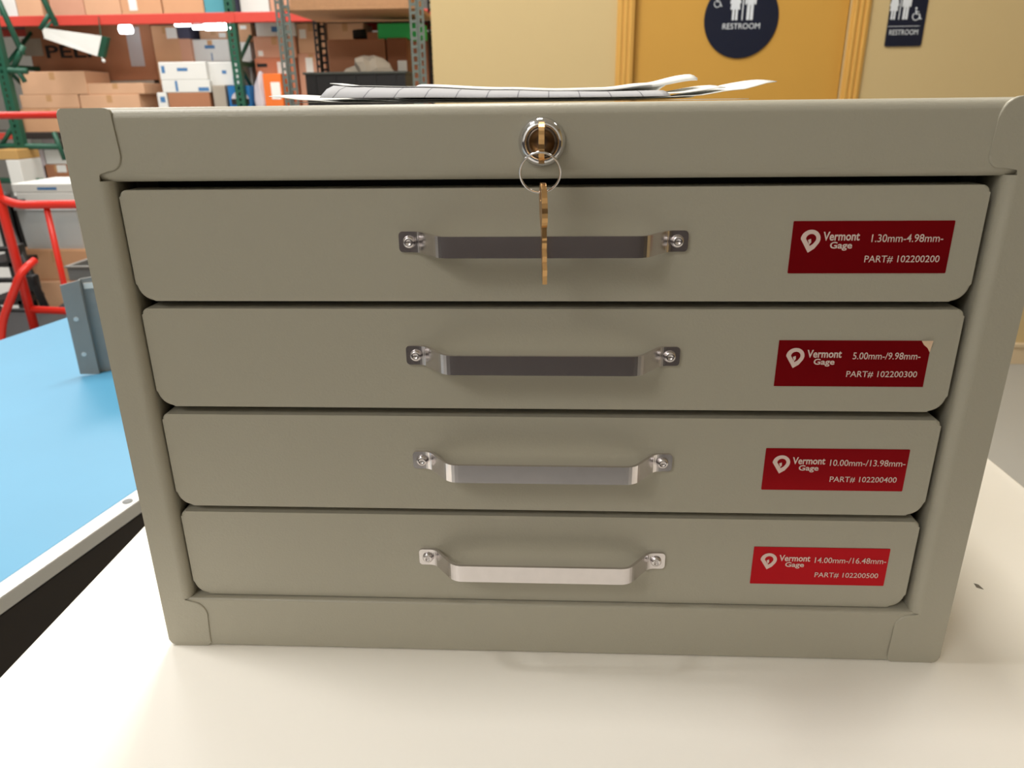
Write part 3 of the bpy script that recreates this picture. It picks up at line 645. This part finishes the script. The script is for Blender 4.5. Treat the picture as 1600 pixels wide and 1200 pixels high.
carton('W6', 247, 262, 145, ZD, FY, .4, 'white', 'narrow white carton standing left of the brown one', tape=False, ink=[(.3, .8, .75, .9, BL)])
carton('W4', 254, 329, 125, 'Bb', FY, .4, 'white', 'white carton resting on the brown carton', seam=False, tape=False, ink=[(.28, .33, .1, .95, BL), (.75, .97, .1, .4, BL)])
carton('W2', 249, 323, 97, 'W4', FY, .4, 'white', 'white carton topmost in the front white stack', tape=False, ink=[(.38, .6, .5, .68, BL), (.05, .12, .4, .8, BL)])
carton('G1', 333, 353, 134, ZD, FY, .4, 'grey', 'small grey-brown carton left of the blue printed pack', tape=False)
carton('W3', 326, 372, 97, 'G1', FY+.06, .36, 'white', 'white carton above the blue printed pack', tape=False, ink=[(.45, .6, .5, .65, BL), (.8, .86, .1, .4, BL)])
bp_ = carton('BP', 357, 391, 134, ZD, 7.06, .25, 'blue', 'blue printed pack among white boxes just above the cabinet edge', tape=False, seam=False)
q0, q1 = P(362, 158, 7.06), P(388, 142, 7.06)
bm = prism(bmesh.new(), [(q0.x+(q1.x-q0.x)*(.5+.5*math.cos(math.radians(a_))), q0.z+(q1.z-q0.z)*(math.sin(math.radians(a_)))) for a_ in range(0, 181, 15)], 7.057, 7.06); K(link('printed_arch', bm, CARD['lilac']), bp_)
K(link('printed_band', B((q0.x, 7.055, q0.z-.03), (q1.x, 7.0572, q0.z+.02)), M['ink']), bp_)
carton('W8b', 375, 393, 96, ZD, 7.45, .35, 'white', 'white carton low in the column right of the green upright', tape=False)
carton('W8a', 374, 392, 66, 'W8b', 7.45, .35, 'white', 'white carton in the middle of the column right of the green upright', tape=False)
carton('T1', 369, 393, 37, 'W8a', 7.45, .35, 'tan', 'tan carton at the head of the column right of the green upright', lab=(.3, .7, .7, .9), tape=False)
# bag of white plastic beside the blue pack
bm = bmesh.new(); bmesh.ops.create_icosphere(bm, subdivisions=3, radius=1)
bx0, bx1 = P(393, 140, 7.1).x, P(416, 140, 7.1).x; bzt = P(400, 110, 7.1).z
for v in bm.verts:
    n_ = .12*math.sin(9*v.co.x+4*v.co.z)+.1*math.sin(7*v.co.y-6*v.co.z); f_ = 1-.35*max(0, v.co.z)
    v.co = Vector(((bx0+bx1)/2+v.co.x*(bx1-bx0)*.58*f_*(1+n_), 7.2+v.co.y*.1*(1+n_), (bzt+ZD)/2+v.co.z*(bzt-ZD)/2))
tag(link('plastic_bag', bm, CARD['lilac'], None, True), 'pale grey plastic bag between the blue pack and the orange box', 'bag')
# right bay
carton('C2', 399, 462, 91, ZD, 7.3, .45, 'red', 'reddish carton with a white label behind the grey shelving post', lab=(.55, .75, .62, .95), tape=False, ink=[(.05, .3, .88, .93, BK)])
carton('C1', 397, 461, 57, 'C2', 7.3, .45, 'pink', 'pinkish carton under the white box near the grey post', lab=(.08, .2, .1, .35))
carton('WB', 400, 461, 35, 'C1', 7.3, .45, 'white', 'white carton just below the orange beam at the grey post', tape=False, ink=[(.4, .55, .3, .7, BL)])
carton('C4', 466, 508, 84, ZD, 7.35, .45, 'pink', 'lower pinkish labelled carton right of the grey shelving post', lab=(.28, .55, .75, .95))
carton('C3', 464, 507, 36, 'C4', 7.35, .45, 'pale', 'upper pale labelled carton right of the grey shelving post', lab=(.08, .32, .5, .8))
carton('O1', 411, 440, 115, ZD, 7.08, .2, 'orange', 'bright orange carton left of the grey shelving post', tape=False, seam=False, lab=(.4, .9, .55, .85))
carton('C5', 511, 568, 36, ZD, 7.4, .4, 'pale', 'tall pale carton seen past the rear post of the grey shelving')
carton('C6', 572, 668, 50, ZD, 7.4, .4, 'dark', 'dark brown carton at the back behind the grey shelving')
# below the lower shelf
pal = root('pallet', 'wooden pallet under the boxes on the rack floor', 'pallet', (P(80, 300, 7.2).x, 7.4, 0))
px_ = pal.location.x
for k in range(5): K(link('deck_board', B((px_-.5, 7.12+k*.14, .1), (px_+.5, 7.12+k*.14+.1, .12)), M['board']), pal)
for x in (-.48, -.04, .4): K(link('stringer', B((px_+x, 7.12, 0), (px_+x+.08, 7.78, .1)), M['board']), pal)
carton('E1', 53, 69, 233, .12, 7.15, .4, 'lilac', 'narrow pinkish white carton beside the green upright below the shelf', tape=False)
carton('E2', 70, 112, 257, .12, 7.15, .4, 'brown', 'brown carton with a pale blue tag low in the rack', lab=(.5, .85, .86, .99))
carton('E3', 71, 110, 234, 'E2', 7.15, .4, 'white', 'grey-white carton under the lower green brace', tape=False)
carton('E4', 50, 66, 213, 'E1', 7.17, .38, 'white', 'small white carton left half of the pair below the shelf edge', tape=False)
carton('E5', 67, 86, 213, 'E3', 7.17, .38, 'lilac', 'small white carton right half of the pair below the shelf edge', tape=False)
carton('E6', 12, 33, 250, 0, 6.3, .3, 'white', 'tall white carton left of the green upright', tape=False)
carton('E7', -4, 29, 234, 'E6', 6.3, .3, 'yellow', 'yellowish carton resting on the tall white carton', tape=False)
# floor stack
carton('F0', 40, 160, 440, 0, 3.95, .45, 'pale', 'pale carton on the floor at the bottom of the bin stack')
carton('F1', 25, 150, 391, 'F0', 3.97, .42, 'tan', 'tan carton carrying the clear plastic bins')
def clear_bin(x0, x1, ytop, base, Y, depth, label):
    zb = TOPS[base][0]; X0, X1 = P(x0, ytop+30, Y).x, P(x1, ytop+30, Y).x; zt = P((x0+x1)/2, ytop, Y).z; H = zt-zb; W_ = X1-X0
    r = root('storage_bin', label, 'bin', ((X0+X1)/2, Y+depth/2, zb), 'clear bins on the tan carton')
    bm = bmesh.new(); t_ = .004; k_ = .93
    lo = [(-W_/2*k_, -depth/2*k_), (W_/2*k_, -depth/2*k_), (W_/2*k_, depth/2*k_), (-W_/2*k_, depth/2*k_)]; hi = [(x/k_, y/k_) for x, y in lo]
    a_ = [bm.verts.new((*p, 0)) for p in lo]; b_ = [bm.verts.new((*p, H)) for p in hi]
    bm.faces.new(a_)
    for k in range(4): bm.faces.new((a_[k], a_[(k+1) % 4], b_[(k+1) % 4], b_[k]))
    link('bin_body', bm, M['clear'], r)
    bm = bmesh.new()
    box(bm, (-W_/2-.008, -depth/2-.008, H-.012), (W_/2+.008, -depth/2+.004, H)); box(bm, (-W_/2-.008, depth/2-.004, H-.012), (W_/2+.008, depth/2+.008, H))
    box(bm, (-W_/2-.008, -depth/2, H-.012), (-W_/2+.004, depth/2, H)); box(bm, (W_/2-.004, -depth/2, H-.012), (W_/2+.008, depth/2, H)); link('bin_rim', bm, M['lid'], r)
    link('bin_contents', B((-W_*.38, -depth*.38, .004), (W_*.38, depth*.38, H*.6), .01), M['pink'], r)
    link('bin_lid', B((-W_/2-.008, -depth/2-.008, H), (W_/2+.008, depth/2+.008, H+.008), .002), M['lid'], r)
    return zt+.008
b1 = clear_bin(32, 74, 325, 'F1', 3.99, .38, 'left clear plastic bin on the tan carton behind the red cart')
b2 = clear_bin(80, 124, 325, 'F1', 3.99, .38, 'right clear plastic bin on the tan carton behind the red cart')
TOPS['bins'] = (max(b1, b2), 0, 0, 0)
carton('F2', 28, 124, 301, 'bins', 3.98, .4, 'white', 'lower flat white box on the clear bins', tape=False, seam=False)
carton('F3', 20, 120, 287, 'F2', 3.98, .42, 'white', 'upper flat white box on the clear bins', tape=False, seam=False, ink=[(.4, .7, .3, .6, BL)])
carton('F4', 98, 190, 440, 0, 3.3, .35, 'brown', 'brown carton on the floor right of the red cart posts')
gx0, gx1 = P(104, 425, 3.3).x, P(160, 425, 3.3).x; gz = TOPS['F4'][0]; gt = P(120, 416, 3.3).z
gb = root('grey_tray', 'small grey plastic tray on the brown carton by the cart', 'tray', ((gx0+gx1)/2, 3.45, gz))
bm = bmesh.new(); box(bm, (gx0, 3.31, gz), (gx1, 3.6, gz+.006)); 
for a_, b_ in (((gx0, 3.31), (gx1, 3.316)), ((gx0, 3.594), (gx1, 3.6)), ((gx0, 3.316), (gx0+.006, 3.594)), ((gx1-.006, 3.316), (gx1, 3.594))): box(bm, (*a_, gz+.006), (*b_, gt-.01))
K(link('tray_body', bm, M['leg']), gb)
bm = bmesh.new()
for a_, b_ in (((gx0-.008, 3.302), (gx1+.008, 3.318)), ((gx0-.008, 3.592), (gx1+.008, 3.608)), ((gx0-.008, 3.318), (gx0+.008, 3.592)), ((gx1-.008, 3.318), (gx1+.008, 3.592))): box(bm, (*a_, gt-.01), (*b_, gt), .002)
K(link('tray_rim', bm, M['galv']), gb)

# ------------------------------------------------------------------ white tilted panel, emissive strips for the bright white spots under the beam
c4 = [P(65, 43, 6.85), P(159, 56, 6.95), P(152, 88, 6.95), P(69, 60, 6.85)]
pn_ = root('hanging_panel', 'tilted white panel hanging in front of the lettered carton', 'panel', c4[0].lerp(c4[2], .5))
bm = bmesh.new(); off = Vector((.012, .05, -.004)); fr = [bm.verts.new(p) for p in c4]; bk = [bm.verts.new(p+off) for p in c4]
bm.faces.new(fr); bm.faces.new(bk[::-1])
for k in range(4): bm.faces.new((fr[k], fr[(k+1) % 4], bk[(k+1) % 4], bk[k]))
K(link('panel_face', bm, M['paper']), pn_)
bm = bmesh.new(); e = [c4[1], c4[1]+Vector((.03, .04, -.01)), c4[2]+Vector((.03, .04, -.01)), c4[2]]
for s in (0, 1): pass
f0 = [bm.verts.new(p+Vector((.001, -.002, 0))) for p in e]; f1 = [bm.verts.new(p+Vector((.001, .05, 0))) for p in e]
bm.faces.new(f0); bm.faces.new(f1[::-1])
for k in range(4): bm.faces.new((f0[k], f0[(k+1) % 4], f1[(k+1) % 4], f1[k]))
K(link('end_cap', bm, M['green']), pn_)
bm = bmesh.new(); bmesh.ops.create_icosphere(bm, subdivisions=2, radius=.016); q = P(162, 95, 6.98); bmesh.ops.translate(bm, vec=q, verts=bm.verts); K(link('end_knob', bm, M['label'], None, True), pn_)
K(link('cord', tube(bmesh.new(), [c4[2]+Vector((.02, .03, .0)), q], .004, 6), M['label']), pn_)
K(link('hanger', tube(bmesh.new(), [c4[0]+Vector((.01, .03, -.005)), Vector((c4[0].x+.06, 6.99, ZU-.02))], .012, 8), M['green']), pn_)
K(link('hanger', tube(bmesh.new(), [c4[1]+Vector((-.02, .02, -.005)), Vector((c4[1].x-.02, 6.99, ZU-.02))], .004, 8), M['green']), pn_)
def glow_strip(x0, x1, y, Y, label, th=.03):
    a = P(x0, y, Y); b = P(x1, y, Y); zc = (a.z+b.z)/2
    r = root('glow_strip', label, 'light', ((a.x+b.x)/2, Y, zc), 'glowing strips under the orange beam')
    K(link('tube', tube(bmesh.new(), [(a.x, Y, zc), (b.x, Y, zc)], th, 10), M['glow'], None, True), r)
    K(link('strip_mount', B((a.x-.01, Y-th, zc+th), (b.x+.01, Y+th, ZU-.021)), M['trim']), r)
glow_strip(274, 296, 36, 7.16, 'short glowing white strip under the orange beam left of the longer ones')
glow_strip(302, 317, 43, 7.16, 'small glowing white strip in the middle under the orange beam', .018)
glow_strip(321, 358, 42, 7.16, 'long glowing white strip under the orange beam beside the green upright')
glow_strip(188, 205, 46, 7.3, 'lone glowing white strip above the right end of the lettered carton', .038)

# ================================================================== grey slotted shelving
GY0, GY1 = 3.95, 4.6
gx0 = P(447, 80, GY0).x; gx1 = P(655, 80, GY0).x
zb1 = P(560, 14, GY0).z; zlo = 1.19-.06
gs = root('shelving_unit', 'grey slotted-angle shelving unit with particle board shelves beside the tan wall', 'shelf', ((gx0+gx1)/2, (GY0+GY1)/2, 0))
def GK(n, bm, m): return K(link(n, bm, m), gs)
def angle_post(bm, x, y, s, d, z1=2.2):
    # slotted angle: face strip with slots, flange going back with slots
    w_ = .042
    for (a, b) in ((0, .011), (.031, .042)): box(bm, (min(x+s*a, x+s*b), y, 0), (max(x+s*a, x+s*b), y+.003, z1))
    x2 = x-s*.034
    for (a, b) in ((0, .011), (.023, .034)): box(bm, (min(x2+s*a, x2+s*b), y-.004*d, 0), (max(x2+s*a, x2+s*b), y-.004*d+.003, z1))
    box(bm, (min(x, x+s*.003), min(y, y+d*.04), 0), (max(x, x+s*.003), max(y, y+d*.04), z1))
    z = .02
    while z < z1-.06:
        box(bm, (min(x+s*.011, x+s*.031), y, z), (max(x+s*.011, x+s*.031), y+.003, z+.014)); box(bm, (min(x2+s*.011, x2+s*.023), y-.004*d, z+.02), (max(x2+s*.011, x2+s*.023), y-.004*d+.003, z+.034)); z += .04
for x, s in ((gx0, 1), (gx1, -1)):
    for y, d in ((GY0, 1), (GY1, -1)):
        bm = bmesh.new(); angle_post(bm, x, y, s, d); GK('upright_post', bm, M['slate'] if d > 0 else M['black'])
for z in (zb1, zlo, .4):
    GK('shelf_board', B((gx0+.004, GY0+.004, z), (gx1-.004, GY1-.004, z+.018)), M['board'])
    for y in (GY0+.006, GY1-.01): GK('shelf_rail', B((gx0+.045, y, z-.04), (gx1-.045, y+.004, z-.0005)) if z != zb1 else B((gx0+.045, y, z+.0185), (gx1-.045, y+.004, z+.05)), M['slate'] if z != zb1 else M['board'])
carton('G9', 470, 640, -5, zb1+.018, GY0+.05, .45, 'tan', 'wide tan carton on the particle board top shelf', top=zb1+.3)
# things on the lower shelf
zs = zlo+.018
bx0, bx1 = P(478, 130, GY0+.06).x, P(634, 130, GY0+.06).x; bt = P(556, 112, GY0+.06).z
bb = root('black_bin', 'open black plastic bin on the grey shelving just behind the papers', 'bin', ((bx0+bx1)/2, GY0+.18, zs))
bm = bmesh.new(); y0, y1 = GY0+.06, GY0+.32
box(bm, (bx0, y0, zs), (bx1, y1, zs+.006))
for a_, b_ in (((bx0, y0), (bx1, y0+.006)), ((bx0, y1-.006), (bx1, y1)), ((bx0, y0+.006), (bx0+.006, y1-.006)), ((bx1-.006, y0+.006), (bx1, y1-.006))): box(bm, (*a_, zs+.006), (*b_, bt-.012))
K(link('bin_body', bm, M['black']), bb)
bm = bmesh.new()
for a_, b_ in (((bx0-.01, y0-.01), (bx1+.01, y0+.008)), ((bx0-.01, y1-.008), (bx1+.01, y1+.01)), ((bx0-.01, y0+.008), (bx0+.008, y1-.008)), ((bx1-.008, y0+.008), (bx1+.01, y1-.008))): box(bm, (*a_, bt-.012), (*b_, bt), .002)
K(link('bin_rim', bm, mat('bin_rim_grey', (70, 74, 70), .5)), bb)
for k in range(5): K(link('rib', B((bx0+(bx1-bx0)*(k+.5)/5-.004, y0-.006, zs+.004), (bx0+(bx1-bx0)*(k+.5)/5+.004, y0, bt-.012)), M['black']), bb)
carton('H1', 512, 602, 62, zs, GY0+.36, .22, 'brown', 'open brown carton behind the black bin', tape=False)
carton('H2', 604, 636, 60, zs, GY0+.36, .2, 'dark', 'narrow dark brown carton at the right end of the shelf', tape=False, lab=(.5, .95, .5, .7))
g = carton('H3', 590, 660, 36, 'H1', GY0+.40, .18, 'green', 'bright green box lying across the brown cartons', tape=False, seam=False, top=None)
# grey crumpled packing paper on top of the bin
bm = bmesh.new(); bmesh.ops.create_icosphere(bm, subdivisions=3, radius=1)
q = P(575, 105, GY0+.2)
for v in bm.verts:
    n_ = 1+.22*math.sin(7*v.co.x+5*v.co.z)+.18*math.sin(8*v.co.y+3*v.co.x)+random.uniform(-.07, .07)
    v.co = Vector((q.x+v.co.x*.12*n_, q.y+v.co.y*.08*n_, zs+.006+.5*(q.z+.06-zs)+v.co.z*.5*(q.z+.06-zs)*min(n_, 1.0)))
tag(link('packing_paper', bm, CARD['grey']), 'crumpled grey packing paper heaped in the black bin', 'paper')
# small black roller on the brown carton
q0 = P(560, 48, GY0+.42); q1 = P(585, 55, GY0+.42)
zz = TOPS['H1'][0]
tr_ = root('cable_coil', 'small dark coil lying on the brown carton left of the green box', 'coil', (q0.x, GY0+.42, zz))
pts = [(q0.x+.035*math.cos(t*.35), GY0+.45+.035*math.sin(t*.35), zz+.008+.0008*t) for t in range(54)]
K(link('winding', tube(bmesh.new(), pts, .008, 6), M['rubber'], None, True), tr_)
